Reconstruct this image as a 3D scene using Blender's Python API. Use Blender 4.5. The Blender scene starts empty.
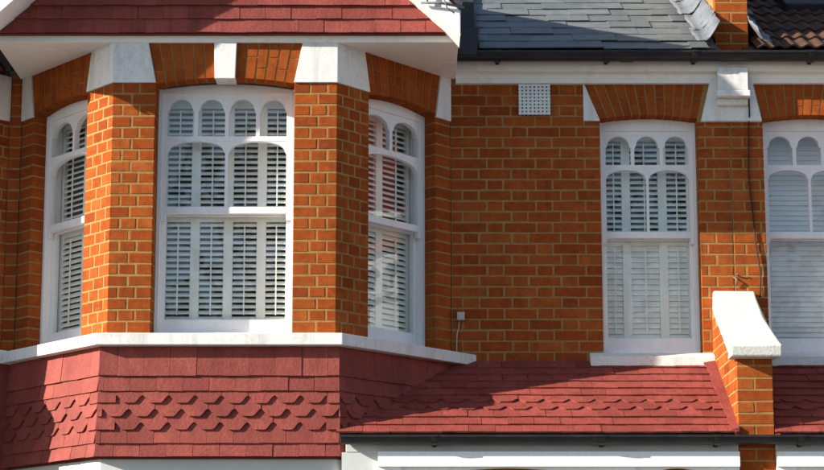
import bpy, math, random
from mathutils import Matrix, Vector
random.seed(7)
R = math.radians
SC = bpy.context.scene
COL = SC.collection

# ------------------------------------------------------------------ camera, sky, sun, exposure
cam_d = bpy.data.cameras.new('camera'); cam = bpy.data.objects.new('camera', cam_d); COL.objects.link(cam)
cam.location = (0, -11.96, 1.6); cam.rotation_euler = (R(99), 0, 0)
cam_d.sensor_fit = 'HORIZONTAL'; cam_d.sensor_width = 36; cam_d.lens = 78.2
cam_d.shift_x = 0.0024; cam_d.shift_y = 0.1474
cam_d.clip_start = 0.1; cam_d.clip_end = 3000
SC.camera = cam

SUN_AZ, SUN_EL = 72.5, 22.5          # degrees to the left of the facade's normal, and above the horizon
sun_d = bpy.data.lights.new('sun', 'SUN'); sun = bpy.data.objects.new('sun', sun_d); COL.objects.link(sun)
sun_d.energy = 5.0; sun_d.angle = R(0.5); sun_d.color = (1.0, 0.93, 0.81)
to_sun = Vector((-math.sin(R(SUN_AZ)) * math.cos(R(SUN_EL)), -math.cos(R(SUN_AZ)) * math.cos(R(SUN_EL)), math.sin(R(SUN_EL))))
sun.rotation_euler = to_sun.to_track_quat('Z', 'Y').to_euler()
sun.location = to_sun * 40

world = bpy.data.worlds.new('World'); SC.world = world; world.use_nodes = True
wn = world.node_tree.nodes; wl = world.node_tree.links
wn.clear()
wo = wn.new('ShaderNodeOutputWorld'); bg = wn.new('ShaderNodeBackground'); sky = wn.new('ShaderNodeTexSky')
sky.sky_type = 'NISHITA'; sky.sun_disc = False; sky.sun_elevation = R(SUN_EL)
sky.sun_rotation = math.atan2(to_sun.x, to_sun.y)
sky.air_density = 1.0; sky.dust_density = 0.4; sky.ozone_density = 1.0
bg.inputs['Strength'].default_value = 0.09
wl.new(sky.outputs[0], bg.inputs[0]); wl.new(bg.outputs[0], wo.inputs[0])

SC.view_settings.view_transform = 'Standard'; SC.view_settings.look = 'None'
SC.view_settings.exposure = 1.22; SC.view_settings.gamma = 1.0
SC.view_settings.use_curve_mapping = False

# ------------------------------------------------------------------ materials
class NT:
    def __init__(s, name):
        s.m = bpy.data.materials.new(name); s.m.use_nodes = True
        s.t = s.m.node_tree; s.t.nodes.clear()
        s.out = s.n('ShaderNodeOutputMaterial')
    def n(s, typ, **kw):
        d = s.t.nodes.new(typ)
        for k, v in kw.items(): setattr(d, k, v)
        return d
    def l(s, a, b): s.t.links.new(a, b)
    def math(s, op, a, b=None):
        d = s.n('ShaderNodeMath', operation=op)
        for i, x in enumerate((a, b)):
            if x is None: continue
            if isinstance(x, (int, float)): d.inputs[i].default_value = x
            else: s.l(x, d.inputs[i])
        return d.outputs[0]
    def noise(s, vec, scale, detail=4, rough=0.6):
        d = s.n('ShaderNodeTexNoise'); d.inputs['Scale'].default_value = scale
        d.inputs['Detail'].default_value = detail; d.inputs['Roughness'].default_value = rough
        if vec is not None: s.l(vec, d.inputs['Vector'])
        return d.outputs[0]
    def ramp(s, fac, stops):
        d = s.n('ShaderNodeValToRGB'); e = d.color_ramp.elements
        while len(e) < len(stops): e.new(0.5)
        for el, (p, c) in zip(e, stops):
            el.position = p; el.color = (*c, 1) if len(c) == 3 else c
        s.l(fac, d.inputs[0]); return d.outputs[0]
    def mix(s, fac, a, b, blend='MIX'):
        d = s.n('ShaderNodeMix', data_type='RGBA', blend_type=blend)
        for i, x in ((0, fac), (6, a), (7, b)):
            if isinstance(x, (int, float)): d.inputs[i].default_value = x
            elif isinstance(x, tuple): d.inputs[i].default_value = (*x, 1)
            else: s.l(x, d.inputs[i])
        return d.outputs[2]
    def bump(s, h, strength=0.4, dist=0.004):
        d = s.n('ShaderNodeBump'); d.inputs['Strength'].default_value = strength; d.inputs['Distance'].default_value = dist
        s.l(h, d.inputs['Height']); return d.outputs[0]
    def bsdf(s, col, rough=0.8, normal=None, spec=0.3, metal=0.0):
        d = s.n('ShaderNodeBsdfPrincipled')
        if isinstance(col, tuple): d.inputs['Base Color'].default_value = (*col, 1)
        else: s.l(col, d.inputs['Base Color'])
        if isinstance(rough, (int, float)): d.inputs['Roughness'].default_value = rough
        else: s.l(rough, d.inputs['Roughness'])
        d.inputs['Specular IOR Level'].default_value = spec; d.inputs['Metallic'].default_value = metal
        if normal is not None: s.l(normal, d.inputs['Normal'])
        s.l(d.outputs[0], s.out.inputs[0]); return d
    def pos(s): return s.n('ShaderNodeNewGeometry').outputs['Position']
    def spos(s, x, y, z):                        # world position stretched, for streaks
        d = s.n('ShaderNodeVectorMath', operation='MULTIPLY'); s.l(s.pos(), d.inputs[0]); d.inputs[1].default_value = (x, y, z); return d.outputs[0]
    def rnd(s):                                  # one number for each object or loose island
        a = s.n('ShaderNodeObjectInfo').outputs['Random']; b = s.n('ShaderNodeNewGeometry').outputs['Random Per Island']
        return s.math('FRACT', s.math('ADD', a, s.math('MULTIPLY', b, 7.31)))

def mat_brick(name, cols, dirt=0.5):
    t = NT(name); p = t.pos(); r = t.rnd()
    base = t.ramp(r, [(i / (len(cols) - 1), c) for i, c in enumerate(cols)])
    fine = t.noise(p, 70, 5, 0.7); big = t.noise(p, 1.7, 4, 0.6); mid = t.noise(p, 13, 5, 0.7); mid2 = t.noise(t.spos(1.0, 1.0, 1.6), 21, 4, 0.65)
    streak = t.noise(t.spos(9, 9, 0.9), 1.0, 4, 0.6)
    c = t.mix(t.ramp(mid, [(0.38, (0, 0, 0)), (0.72, (0.7, 0.7, 0.7))]), base, (0.17, 0.036, 0.011))
    c = t.mix(t.ramp(mid2, [(0.52, (0, 0, 0)), (0.74, (0.6, 0.6, 0.6))]), c, (0.37, 0.115, 0.020))      # ochre blotches
    c = t.mix(t.ramp(fine, [(0.58, (0, 0, 0)), (0.76, (0.6, 0.6, 0.6))]), c, (0.085, 0.025, 0.010))     # pitting
    c = t.mix(t.ramp(big, [(0.48, (0, 0, 0)), (0.78, (dirt,) * 3)]), c, (0.14, 0.036, 0.011))
    c = t.mix(t.ramp(streak, [(0.55, (0, 0, 0)), (0.8, (0.45, 0.45, 0.45))]), c, (0.075, 0.026, 0.011))   # run-down soot
    t.bsdf(c, 0.9, t.bump(t.mix(0.5, fine, mid), 0.7, 0.004), 0.0); return t.m

def mat_plain(name, col, var=0.12, rough=0.7, scale=9.0, bump=0.2, spec=0.3, dirt=None, dirt_amt=0.4, metal=0.0, dist=0.003, rnd=0.0, streak=0.0, blotch=0.0):
    t = NT(name); p = t.pos(); n1 = t.noise(p, scale, 5, 0.65); n2 = t.noise(p, scale * 6, 4, 0.6)
    lo = tuple(x * (1 - var) for x in col); hi = tuple(min(1, x * (1 + var)) for x in col)
    c = t.ramp(n1, [(0.3, lo), (0.7, hi)])
    if rnd:
        c = t.mix(t.math('MULTIPLY', t.rnd(), rnd), c, tuple(x * 0.55 for x in col))
    if streak:
        st = t.noise(t.spos(14, 14, 1.1), 1.0, 5, 0.65)
        c = t.mix(t.ramp(st, [(0.5, (0, 0, 0)), (0.78, (streak,) * 3)]), c, dirt or tuple(x * 0.5 for x in col))
    if blotch:
        bl = t.noise(p, 2.4, 5, 0.7); c = t.mix(t.ramp(bl, [(0.45, (0, 0, 0)), (0.75, (blotch,) * 3)]), c, tuple(x * 0.5 for x in col))
    if dirt:
        c = t.mix(t.ramp(t.mix(0.4, n1, n2), [(0.5, (0, 0, 0)), (0.72, (dirt_amt,) * 3)]), c, dirt)
    t.bsdf(c, rough, t.bump(t.mix(0.6, n1, n2), bump, dist), spec, metal); return t.m

M = {}
M['brick'] = mat_brick('orange_red_brick', [(0.30, 0.066, 0.017), (0.37, 0.092, 0.022), (0.26, 0.054, 0.016), (0.34, 0.079, 0.018), (0.39, 0.108, 0.027), (0.31, 0.063, 0.016), (0.36, 0.090, 0.021), (0.23, 0.048, 0.016)])
M['rubbed'] = mat_brick('rubbed_arch_brick', [(0.31, 0.072, 0.018), (0.37, 0.094, 0.022), (0.27, 0.060, 0.017)], 0.3)
M['mortar'] = mat_plain('lime_mortar', (0.325, 0.195, 0.075), 0.25, 0.95, 30, 0.7, 0.0, (0.21, 0.115, 0.045), 0.6, blotch=0.5)
M['far_brick'] = mat_plain('far_brickwork', (0.40, 0.10, 0.03), 0.2, 0.9, 6)
M['paint'] = mat_plain('white_gloss_paint', (0.82, 0.82, 0.83), 0.03, 0.38, 5, 0.06, 0.4, (0.5, 0.49, 0.45), 0.3, streak=0.2)
M['stone'] = mat_plain('white_painted_stone', (0.72, 0.72, 0.71), 0.07, 0.65, 7, 0.5, 0.2, (0.34, 0.30, 0.24), 0.5, streak=0.5)
M['coping'] = mat_plain('white_painted_render', (0.62, 0.61, 0.57), 0.1, 0.8, 9, 0.7, 0.2, (0.25, 0.21, 0.15), 0.6, dist=0.006, streak=0.45)
M['cream'] = mat_plain('cream_soffit_paint', (0.85, 0.82, 0.76), 0.05, 0.6, 3, 0.15, 0.3, (0.5, 0.43, 0.33), 0.5)
M['greypaint'] = mat_plain('grey_white_paint', (0.52, 0.54, 0.54), 0.06, 0.5, 6, 0.1, 0.3, (0.32, 0.32, 0.30), 0.3)
M['tile'] = mat_plain('red_painted_tile', (0.30, 0.074, 0.061), 0.28, 0.68, 9, 0.8, 0.08, (0.12, 0.032, 0.025), 0.75, dist=0.006, rnd=0.6, streak=0.5, blotch=0.65)
M['rooftile'] = mat_plain('rough_red_roof_tile', (0.33, 0.076, 0.06), 0.34, 0.8, 18, 1.0, 0.05, (0.13, 0.035, 0.026), 0.75, dist=0.018, rnd=0.55, blotch=0.7)
M['fillet'] = mat_plain('red_painted_fillet', (0.20, 0.044, 0.035), 0.2, 0.75, 10, 0.8, 0.05, (0.18, 0.04, 0.032), 0.5, dist=0.01, blotch=0.4)
M['slate'] = mat_plain('blue_grey_slate', (0.145, 0.16, 0.165), 0.35, 0.6, 9, 0.8, 0.35, (0.06, 0.065, 0.055), 0.65, dist=0.006, rnd=0.45, blotch=0.5)
M['pantile'] = mat_plain('brown_concrete_tile', (0.075, 0.036, 0.022), 0.3, 0.75, 18, 0.8, 0.25, (0.045, 0.03, 0.022), 0.6, rnd=0.4)
M['black'] = mat_plain('black_gutter_plastic', (0.016, 0.015, 0.015), 0.3, 0.4, 8, 0.1, 0.4, (0.05, 0.045, 0.035), 0.4)
M['lead'] = mat_plain('weathered_lead', (0.135, 0.145, 0.165), 0.4, 0.6, 7, 0.9, 0.4, (0.08, 0.09, 0.11), 0.7, dist=0.015)
M['darklead'] = mat_plain('dark_lead', (0.03, 0.03, 0.032), 0.3, 0.6, 12, 0.5)
M['shutter'] = mat_plain('pale_shutter_paint', (0.86, 0.88, 0.83), 0.03, 0.45, 5, 0.05, 0.35)
M['blind'] = mat_plain('grey_blind_slat', (0.74, 0.76, 0.78), 0.03, 0.5, 5, 0.05, 0.3)
M['room'] = mat_plain('room_plaster', (0.45, 0.40, 0.32), 0.1, 0.9, 3, 0.1, 0.1)
M['cable'] = mat_plain('black_cable', (0.02, 0.014, 0.012), 0.2, 0.6)
M['whiteplastic'] = mat_plain('aged_white_plastic', (0.45, 0.43, 0.38), 0.05, 0.5, 20, 0.1, 0.4, (0.4, 0.37, 0.3), 0.4)
M['vent'] = mat_plain('white_vent_paint', (0.70, 0.72, 0.72), 0.05, 0.5, 20, 0.1)
M['vent_dark'] = mat_plain('vent_cavity', (0.06, 0.06, 0.06), 0.1, 0.9)
M['asphalt'] = mat_plain('asphalt', (0.05, 0.05, 0.052), 0.2, 0.9, 30, 0.6)
M['paving'] = mat_plain('concrete_paving', (0.20, 0.19, 0.18), 0.15, 0.85, 5, 0.4)
M['metal'] = mat_plain('rusty_bracket', (0.16, 0.10, 0.06), 0.3, 0.6, 30, 0.3)

def mat_glass():
    t = NT('window_glass')
    tr = t.n('ShaderNodeBsdfTransparent'); tr.inputs[0].default_value = (0.97, 0.985, 0.97, 1)
    gl = t.n('ShaderNodeBsdfGlossy'); gl.inputs['Roughness'].default_value = 0.02
    nz = t.noise(t.pos(), 2.5, 2, 0.5); gl_n = t.bump(nz, 0.25, 0.01); t.l(gl_n, gl.inputs['Normal'])
    fr = t.n('ShaderNodeLayerWeight'); fr.inputs['Blend'].default_value = 0.5      # the same from both sides of the pane
    fac = t.math('ADD', 0.09, t.math('MULTIPLY', t.math('POWER', fr.outputs['Facing'], 5.0), 0.9))
    mx = t.n('ShaderNodeMixShader'); t.l(fac, mx.inputs[0]); t.l(tr.outputs[0], mx.inputs[1]); t.l(gl.outputs[0], mx.inputs[2])
    t.l(mx.outputs[0], t.out.inputs[0]); return t.m
M['glass'] = mat_glass()

# ------------------------------------------------------------------ helpers
W = {}
def frame(ox=0, oy=0, deg=0, oz=0): return Matrix.Translation((ox, oy, oz)) @ Matrix.Rotation(R(deg), 4, 'Z')
ID = Matrix.Identity(4)
def link(o, parent=None, mw=ID):
    COL.objects.link(o); o.matrix_basis = mw; W[o.name] = mw.copy()
    if parent is not None:
        o.parent = parent; o.matrix_parent_inverse = W[parent.name].inverted()
    return o
def tag(o, label=None, cat=None, group=None, kind=None):
    for k, v in (('label', label), ('category', cat), ('group', group), ('kind', kind)):
        if v: o[k] = v
    return o
def empty(name, loc, label, cat, group=None):
    o = bpy.data.objects.new(name, None); o.empty_display_size = 0.2
    link(o, None, Matrix.Translation(loc)); return tag(o, label, cat, group)
def mesh_data(name, v, f, mat, smooth=False):
    me = bpy.data.meshes.new(name); me.from_pydata([tuple(p) for p in v], [], f); me.materials.append(mat)
    if smooth: me.polygons.foreach_set('use_smooth', [True] * len(me.polygons))
    me.update(); return me
def obj(name, me, parent=None, mw=ID): return link(bpy.data.objects.new(name, me), parent, mw)

class MB:
    """collects shapes in a local frame: x along the face, y into the wall, z up"""
    def __init__(s): s.v = []; s.f = []
    def add(s, v, f):
        b = len(s.v); s.v += [tuple(p) for p in v]; s.f += [tuple(i + b for i in q) for q in f]; return s
    def box(s, x0, x1, y0, y1, z0, z1):
        return s.prism([(x0, z0), (x1, z0), (x1, z1), (x0, z1)], y0, y1)
    def prism(s, pts, y0, y1):                   # outline (x, z) counter-clockwise seen from the front, front at y0
        n = len(pts)
        v = [(x, y0, z) for x, z in pts] + [(x, y1, z) for x, z in pts]
        f = [tuple(range(n)), tuple(range(2 * n - 1, n - 1, -1))] + [(i, i + n, (i + 1) % n + n, (i + 1) % n) for i in range(n)]
        return s.add(v, f)
    def prism_x(s, pts, x0, x1):                 # outline (y, z)
        n = len(pts)
        v = [(x0, y, z) for y, z in pts] + [(x1, y, z) for y, z in pts]
        f = [tuple(range(n - 1, -1, -1)), tuple(range(n, 2 * n))] + [(i, (i + 1) % n, (i + 1) % n + n, i + n) for i in range(n)]
        return s.add(v, f)
    def prism_z(s, pts, z0, z1):                 # plan outline (x, y), counter-clockwise from above
        n = len(pts)
        v = [(x, y, z0) for x, y in pts] + [(x, y, z1) for x, y in pts]
        f = [tuple(range(n - 1, -1, -1)), tuple(range(n, 2 * n))] + [(i, (i + 1) % n, (i + 1) % n + n, i + n) for i in range(n)]
        return s.add(v, f)
    def spandrel(s, u0, u1, zs, zt, y0, y1, power=2.0, n=14):   # board above an arched light: arch springs at zs, crown just under zt
        uc = (u0 + u1) / 2; h = (u1 - u0) / 2; rise = zt - zs - 0.004
        for i in range(n):
            a, b = -1 + 2 * i / n, -1 + 2 * (i + 1) / n
            za = zs + rise * max(0, 1 - abs(a) ** power) ** (1 / power); zb = zs + rise * max(0, 1 - abs(b) ** power) ** (1 / power)
            s.prism([(uc + a * h, za), (uc + b * h, zb), (uc + b * h, zt), (uc + a * h, zt)], y0, y1)
        return s
    def tube(s, pts, r, n=7):
        pts = [Vector(p) for p in pts]; v = []; f = []
        for i, p in enumerate(pts):
            d = (pts[min(i + 1, len(pts) - 1)] - pts[max(i - 1, 0)]).normalized()
            a = d.orthogonal().normalized(); b = d.cross(a)
            v += [p + a * r * math.cos(2 * math.pi * k / n) + b * r * math.sin(2 * math.pi * k / n) for k in range(n)]
        for i in range(len(pts) - 1):
            for k in range(n): f.append((i * n + k, i * n + (k + 1) % n, (i + 1) * n + (k + 1) % n, (i + 1) * n + k))
        f += [tuple(range(n - 1, -1, -1)), tuple(range((len(pts) - 1) * n, len(pts) * n))]
        return s.add(v, f)
    def build(s, name, mat, parent=None, mw=ID, smooth=False, bevel=0):
        o = obj(name, mesh_data(name, s.v, s.f, mat, smooth), parent, mw)
        if bevel:
            b = o.modifiers.new('edge', 'BEVEL'); b.width = bevel; b.segments = 2; b.limit_method = 'ANGLE'; b.angle_limit = R(40)
        return o

# ---- bricks
CO = 0.075                                        # one course
BR_H = 0.0648
def brick_geo(w, h, d, ml, mr, seed, ch=0.003, j=0.0018):
    rn = random.Random(seed)
    q = lambda: rn.uniform(-j, j)
    cl = 0 if ml else ch; cr = 0 if mr else ch
    fr = [(cl + abs(q()) * (not ml), 0, ch + q()), (w - cr - abs(q()) * (not mr), 0, ch + q()), (w - cr - abs(q()) * (not mr), 0, h - ch + q()), (cl + abs(q()) * (not ml), 0, h - ch + q())]
    y1 = ch
    md = [(ml * y1, y1, q()), (w - mr * y1, y1, q()), (w - mr * y1, y1, h + q()), (ml * y1, y1, h + q())]
    bk = [(ml * d, d, 0), (w - mr * d, d, 0), (w - mr * d, d, h), (ml * d, d, h)]
    f = [(0, 1, 2, 3)]
    for i in range(4):
        k = (i + 1) % 4
        f += [(i, i + 4, k + 4, k), (i + 4, i + 8, k + 8, k + 4)]
    return fr + md + bk, f
_bc = {}
def brick_mesh(w, h, d, ml, mr, variant, mat):
    k = (round(w, 3), round(h, 3), d, ml, mr, variant, mat.name)
    if k not in _bc:
        v, f = brick_geo(w, h, d, ml, mr, hash(k[:6]) & 0xffff); _bc[k] = mesh_data('brick', v, f, mat)
    return _bc[k]
class Masonry:
    """collects the bricks of one thing; the 300 largest become objects, the rest one part"""
    def __init__(s): s.items = []
    def put(s, part, fr, u0, u1, z, d=0.06, ml=0, mr=0, h=BR_H, view=1.0):
        if u1 - u0 < 0.012: return
        s.items.append((part, fr, u0, u1, z, d, ml, mr, h, (u1 - u0) * view))
    def emit(s, owner, limit=300):
        s.items.sort(key=lambda t: -t[9]); rest = MB()
        for n, (part, fr, u0, u1, z, d, ml, mr, h, a) in enumerate(s.items):
            mw = fr @ Matrix.Translation((u0, random.uniform(-0.0008, 0.0006), z + random.uniform(-0.001, 0.001))) @ Matrix.Rotation(R(random.uniform(-0.35, 0.35)) * (not ml and not mr), 4, 'Z') @ Matrix.Rotation(R(random.uniform(-0.5, 0.5)), 4, 'X')
            if n < limit:
                obj('brick', brick_mesh(u1 - u0, h, d, ml, mr, n % 4, M['brick']), part, mw)
            else:
                v, f = brick_geo(u1 - u0, h, d, ml, mr, n); rest.add([mw @ Vector(p) for p in v], f)
        if rest.v: tag(rest.build('brickwork', M['brick'], owner), kind='stuff')
JT = 0.0105
def rows(ms, part, fr, z0, z1, pat, d=0.06, ml=0, mr=0, view=1.0, jamb=None):
    """pat: two lists of joint positions (ends included), used in turn up the courses"""
    k = int(round((z0 - Z0) / CO)); z = Z0 + k * CO
    while z < z1 - 0.02:
        p = pat[k % 2]; h = min(BR_H, z1 - z)
        for i in range(len(p) - 1):
            a = p[i] + (0 if i == 0 else JT / 2); b = p[i + 1] - (0 if i == len(p) - 2 else JT / 2)
            if i > 0 and i < len(p) - 1: a += random.uniform(-0.002, 0.002)
            dd = d
            if jamb == 'L' and i == 0 or jamb == 'R' and i == len(p) - 2: dd = 0.112
            ms.put(part, fr, a, b, z + (CO - BR_H) / 2, dd, ml if i == 0 else 0, mr if i == len(p) - 2 else 0, h, view)
        z += CO; k += 1
def flemish(u0, u1, phase, k):
    st, hd = 0.2245, 0.112; per = st + hd
    x = u0 - per + (phase % per) + (per / 2 if k % 2 else 0); x -= per
    js = []
    while x < u1:
        js += [x, x + st]; x += per
    js = [j for j in js if u0 + 0.03 < j < u1 - 0.03]
    return [u0] + js + [u1]
Z0 = 3.45

def pier(part_mb, u0, u1, z0, z1, d=0.25, ml=0, mr=0, y=0.002):
    e = 0.002
    a0, a1 = u0 + (e if not ml else ml * y), u1 - (e if not mr else mr * y)
    v = [(a0, y, z0), (a1, y, z0), (a1, y, z1), (a0, y, z1), (u0 + e + ml * d, d, z0), (u1 - e - mr * d, d, z0), (u1 - e - mr * d, d, z1), (u0 + e + ml * d, d, z1)]
    part_mb.add(v, [(0, 1, 2, 3), (7, 6, 5, 4), (0, 4, 5, 1), (1, 5, 6, 2), (2, 6, 7, 3), (3, 7, 4, 0)])

def arch(house, fr, u0, u1, zs, rise, zt, sl, sr, n, key=None, depth=0.112):
    """flat-topped arch of rubbed bricks between two skewbacks"""
    zi = lambda t: zs + rise * (1 - (2 * t - 1) ** 2)
    bo = lambda t: (u0 + (u1 - u0) * t, zi(t)); to = lambda t: (u0 - sl + (u1 - u0 + sl + sr) * t, zt)
    N = 24
    mb = MB()
    for i in range(N):
        a, b = i / N, (i + 1) / N
        p = bo(a); q = bo(b)
        mb.prism([(p[0], p[1] + 0.002), (q[0], q[1] + 0.002), to(b), to(a)], 0.0034, depth)
    part = mb.build('window_arch', M['mortar'], house, fr)
    lerp = lambda p, q, s: (p[0] + (q[0] - p[0]) * s, p[1] + (q[1] - p[1]) * s)
    g = 0.0047
    for i in range(n):
        a, b = i / n, (i + 1) / n
        if key and a > key[0] - 0.5 / n and b < key[1] + 0.5 / n: continue
        dt = g / (u1 - u0)
        splits = [(0, 0.60), (0.60, 1)] if i % 2 else [(0, 0.30), (0.30, 1)]
        for s0, s1 in splits:
            e0 = 0.0 if s0 == 0 else 0.012; e1 = 0.0 if s1 == 1 else 0.012
            A, B = bo(a + dt), bo(b - dt); C, D = to(b - dt), to(a + dt)
            pts = [lerp(A, D, s0 + e0), lerp(B, C, s0 + e0), lerp(B, C, s1 - e1), lerp(A, D, s1 - e1)]
            MB().prism(pts, random.uniform(-0.001, 0.001), depth + 0.003).build('voussoir', M['rubbed'], part, fr)
    if key:
        ka, kb = key
        p = [bo(ka), bo(kb), to(kb), to(ka)]; p[0] = (p[0][0], p[0][1] - 0.012); p[1] = (p[1][0], p[1][1] - 0.012)
        MB().prism(p, -0.022, depth).build('keystone', M['stone'], part, fr, bevel=0.004)
    return part

# ---- windows
def sash_window(house, fr, u0, u1, zb, zs, rise, ztop, nt, nm, rec=0.115, jamb=0.026, stile=0.028, bar=0.026):
    """box sash: arched head board, top lights over tall arched lights, one big lower light"""
    zbar1, zbar0, zm1, zm0, zl = 4.858, 4.826, 4.384, 4.334, 3.645
    y = rec
    mb = MB()
    mb.box(u0 + 0.002, u0 + jamb, y, y + 0.12, zb, zs + 0.005); mb.box(u1 - jamb, u1 - 0.002, y, y + 0.12, zb, zs + 0.005)
    n = 16; zi = lambda t: zs + rise * (1 - (2 * t - 1) ** 2) - 0.002
    for i in range(n):
        a, b = i / n, (i + 1) / n
        mb.prism([(u0 + 0.002 + (u1 - u0 - 0.004) * a, ztop + 0.03), (u0 + 0.002 + (u1 - u0 - 0.004) * b, ztop + 0.03), (u0 + 0.002 + (u1 - u0 - 0.004) * b, zi(b)), (u0 + 0.002 + (u1 - u0 - 0.004) * a, zi(a))], y + 0.001, y + 0.10)
    mb.prism_x([(y - 0.012, zb), (y + 0.12, zb), (y + 0.12, zb + 0.04), (y - 0.012, zb + 0.03)], u0 + 0.004, u1 - 0.004)
    win = mb.build('window', M['paint'], house, fr)
    a0, a1 = u0 + jamb + 0.001, u1 - jamb - 0.001
    l0, l1 = a0 + stile, a1 - stile
    ys = y + 0.012
    us = MB()                                              # upper sash
    us.box(a0, l0, ys, ys + 0.04, zm0 + 0.006, ztop + 0.04); us.box(l1, a1, ys, ys + 0.04, zm0 + 0.006, ztop + 0.04)
    us.box(l0, l1, ys, ys + 0.04, ztop, ztop + 0.04)
    us.box(l0, l1, ys, ys + 0.04, zbar0, zbar1); us.box(l0, l1, ys, ys + 0.04, zm0 + 0.006, zm1)
    wt = (l1 - l0 - bar * (nt - 1)) / nt; wm = (l1 - l0 - bar * (nm - 1)) / nm
    panes = []
    for i in range(nt):
        p0 = l0 + i * (wt + bar); p1 = p0 + wt
        if i: us.box(p0 - bar, p0, ys + 0.001, ys + 0.039, zbar1, ztop)
        zsp = ztop - min(0.085, wt * 0.5); sh = 0.007
        us.spandrel(p0 + sh, p1 - sh, zsp, ztop, ys + 0.002, ys + 0.038)
        us.box(p0, p0 + sh, ys + 0.002, ys + 0.038, zsp, ztop); us.box(p1 - sh, p1, ys + 0.002, ys + 0.038, zsp, ztop)
        panes.append((p0, p1, zbar1, ztop, ys + 0.022))
    for i in range(nm):
        p0 = l0 + i * (wm + bar); p1 = p0 + wm
        if i: us.box(p0 - bar * 0.85, p0 - bar * 0.15, ys + 0.001, ys + 0.039, zm1, zbar0)
        us.spandrel(p0 - (bar * 0.15 if i else 0), p1 + (bar * 0.15 if i < nm - 1 else 0), zbar0 - (0.088 if wm > 0.33 else 0.07), zbar0, ys + 0.002, ys + 0.038, 2.3 if wm > 0.33 else 2.1, 18)
        panes.append((p0 - 0.006, p1 + 0.006, zm1, zbar0, ys + 0.022))
    for s in (0, 1):                                       # sash horns
        hx = a0 if s == 0 else l1
        us.prism([(hx + 0.002, zm0 - 0.035), (hx + stile - 0.002, zm0 - 0.035), (hx + stile, zm0 + 0.008), (hx, zm0 + 0.008)], ys + 0.001, ys + 0.036)
    us.build('upper_sash', M['paint'], win, fr)
    yl = ys + 0.044
    ls = MB()
    ls.box(a0, l0, yl, yl + 0.04, zb + 0.032, zm1 - 0.006); ls.box(l1, a1, yl, yl + 0.04, zb + 0.032, zm1 - 0.006)
    ls.box(l0, l1, yl, yl + 0.04, zb + 0.032, zl); ls.box(l0, l1, yl, yl + 0.04, zm0, zm1 - 0.006)
    ls.build('lower_sash', M['paint'], win, fr)
    panes.append((l0 - 0.005, l1 + 0.005, zl - 0.005, zm0 + 0.005, yl + 0.022))
    for p0, p1, z0, z1, yy in panes:
        MB().add([(p0, yy, z0), (p1, yy, z0), (p1, yy, z1), (p0, yy, z1)], [(0, 1, 2, 3)]).build('pane', M['glass'], win, fr)
    return win

def shutters(label, fr, panels, z0, z1, y, tilt_up, tilt_low, zmid=(4.31, 4.39), group='white plantation shutters behind the sash windows'):
    ua, ub = panels[0][0], panels[-1][1]
    t = empty('window_shutters', tuple(fr @ Vector(((ua + ub) / 2, y, z0))), label, 'shutters', group)
    cache = {}
    for pa, pb in panels:
        for nm, box in (('stile', (pa, pa + 0.03, z0, z1)), ('stile', (pb - 0.03, pb, z0, z1)), ('rail', (pa + 0.03, pb - 0.03, z0, z0 + 0.075)), ('rail', (pa + 0.03, pb - 0.03, zmid[0], zmid[1])), ('rail', (pa + 0.03, pb - 0.03, z1 - 0.06, z1))):
            MB().box(box[0], box[1], y, y + 0.028, box[2], box[3]).build(nm, M['shutter'], t, fr)
        w = pb - pa - 0.062
        for zs, ze, tilt in ((z0 + 0.075, zmid[0], tilt_low), (zmid[1], z1 - 0.06, tilt_up)):
            n = int((ze - zs) / 0.0375); pitch = (ze - zs) / n
            for i in range(n):
                a = R(tilt + random.uniform(-1.5, 1.5)); k = (round(w, 3), round(a, 2))
                if k not in cache:
                    hw, ht = 0.0235, 0.0042
                    pts = [(-hw, 0), (-hw * 0.6, -ht), (hw * 0.6, -ht), (hw, 0), (hw * 0.6, ht), (-hw * 0.6, ht)]
                    pts = [(py * math.cos(a) - pz * math.sin(a), py * math.sin(a) + pz * math.cos(a)) for py, pz in pts]
                    m = MB().prism_x(pts, 0, w); cache[k] = mesh_data('slat', m.v, m.f, M['shutter'])
                obj('slat', cache[k], t, fr @ Matrix.Translation((pa + 0.031, y + 0.014, zs + (i + 0.5) * pitch)))
        MB().box((pa + pb) / 2 - 0.004, (pa + pb) / 2 + 0.004, y - 0.016, y - 0.008, z0 + 0.11, zmid[0] - 0.02).build('tilt_rod', M['shutter'], t, fr)
        MB().box((pa + pb) / 2 - 0.004, (pa + pb) / 2 + 0.004, y - 0.016, y - 0.008, zmid[1] + 0.02, z1 - 0.08).build('tilt_rod', M['shutter'], t, fr)
    return t

# ---- tiles
_tc = {}
def tile_mesh(w, h, shape, mat, variant=0, t=0.012, lean=0.11):
    k = (round(w, 3), round(h, 3), shape, mat.name, variant, t, lean)
    if k in _tc: return _tc[k]
    rn = random.Random(hash(k[:3]) + variant * 77); q = lambda: rn.uniform(-0.0012, 0.0012)
    if shape == 'club':
        c, ch = min(0.05, w * 0.32), 0.047; seg = 6
        S = lambda s: s * s * (3 - 2 * s)
        bot = [(0, ch)] + [(c * s / seg, ch * (1 - S(s / seg))) for s in range(1, seg + 1)] + [(w - c * (1 - s / seg), ch * S(s / seg)) for s in range(0, seg + 1)]
    else:
        bot = [(0, q()), (w * 0.5, q() * 1.2), (w, q())]
    pts = bot + [(w, h), (0, h)]
    m = MB(); n = len(pts)
    sk = q() * 1.6
    v = [(x, z * lean + sk * x / w, z) for x, z in pts] + [(x, z * lean + t + sk * x / w, z) for x, z in pts]
    f = [tuple(range(n))] + [(i, i + n, (i + 1) % n + n, (i + 1) % n) for i in range(n)] + [tuple(range(2 * n - 1, n - 1, -1))]
    _tc[k] = mesh_data('tile', v, f, mat); return _tc[k]
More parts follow.
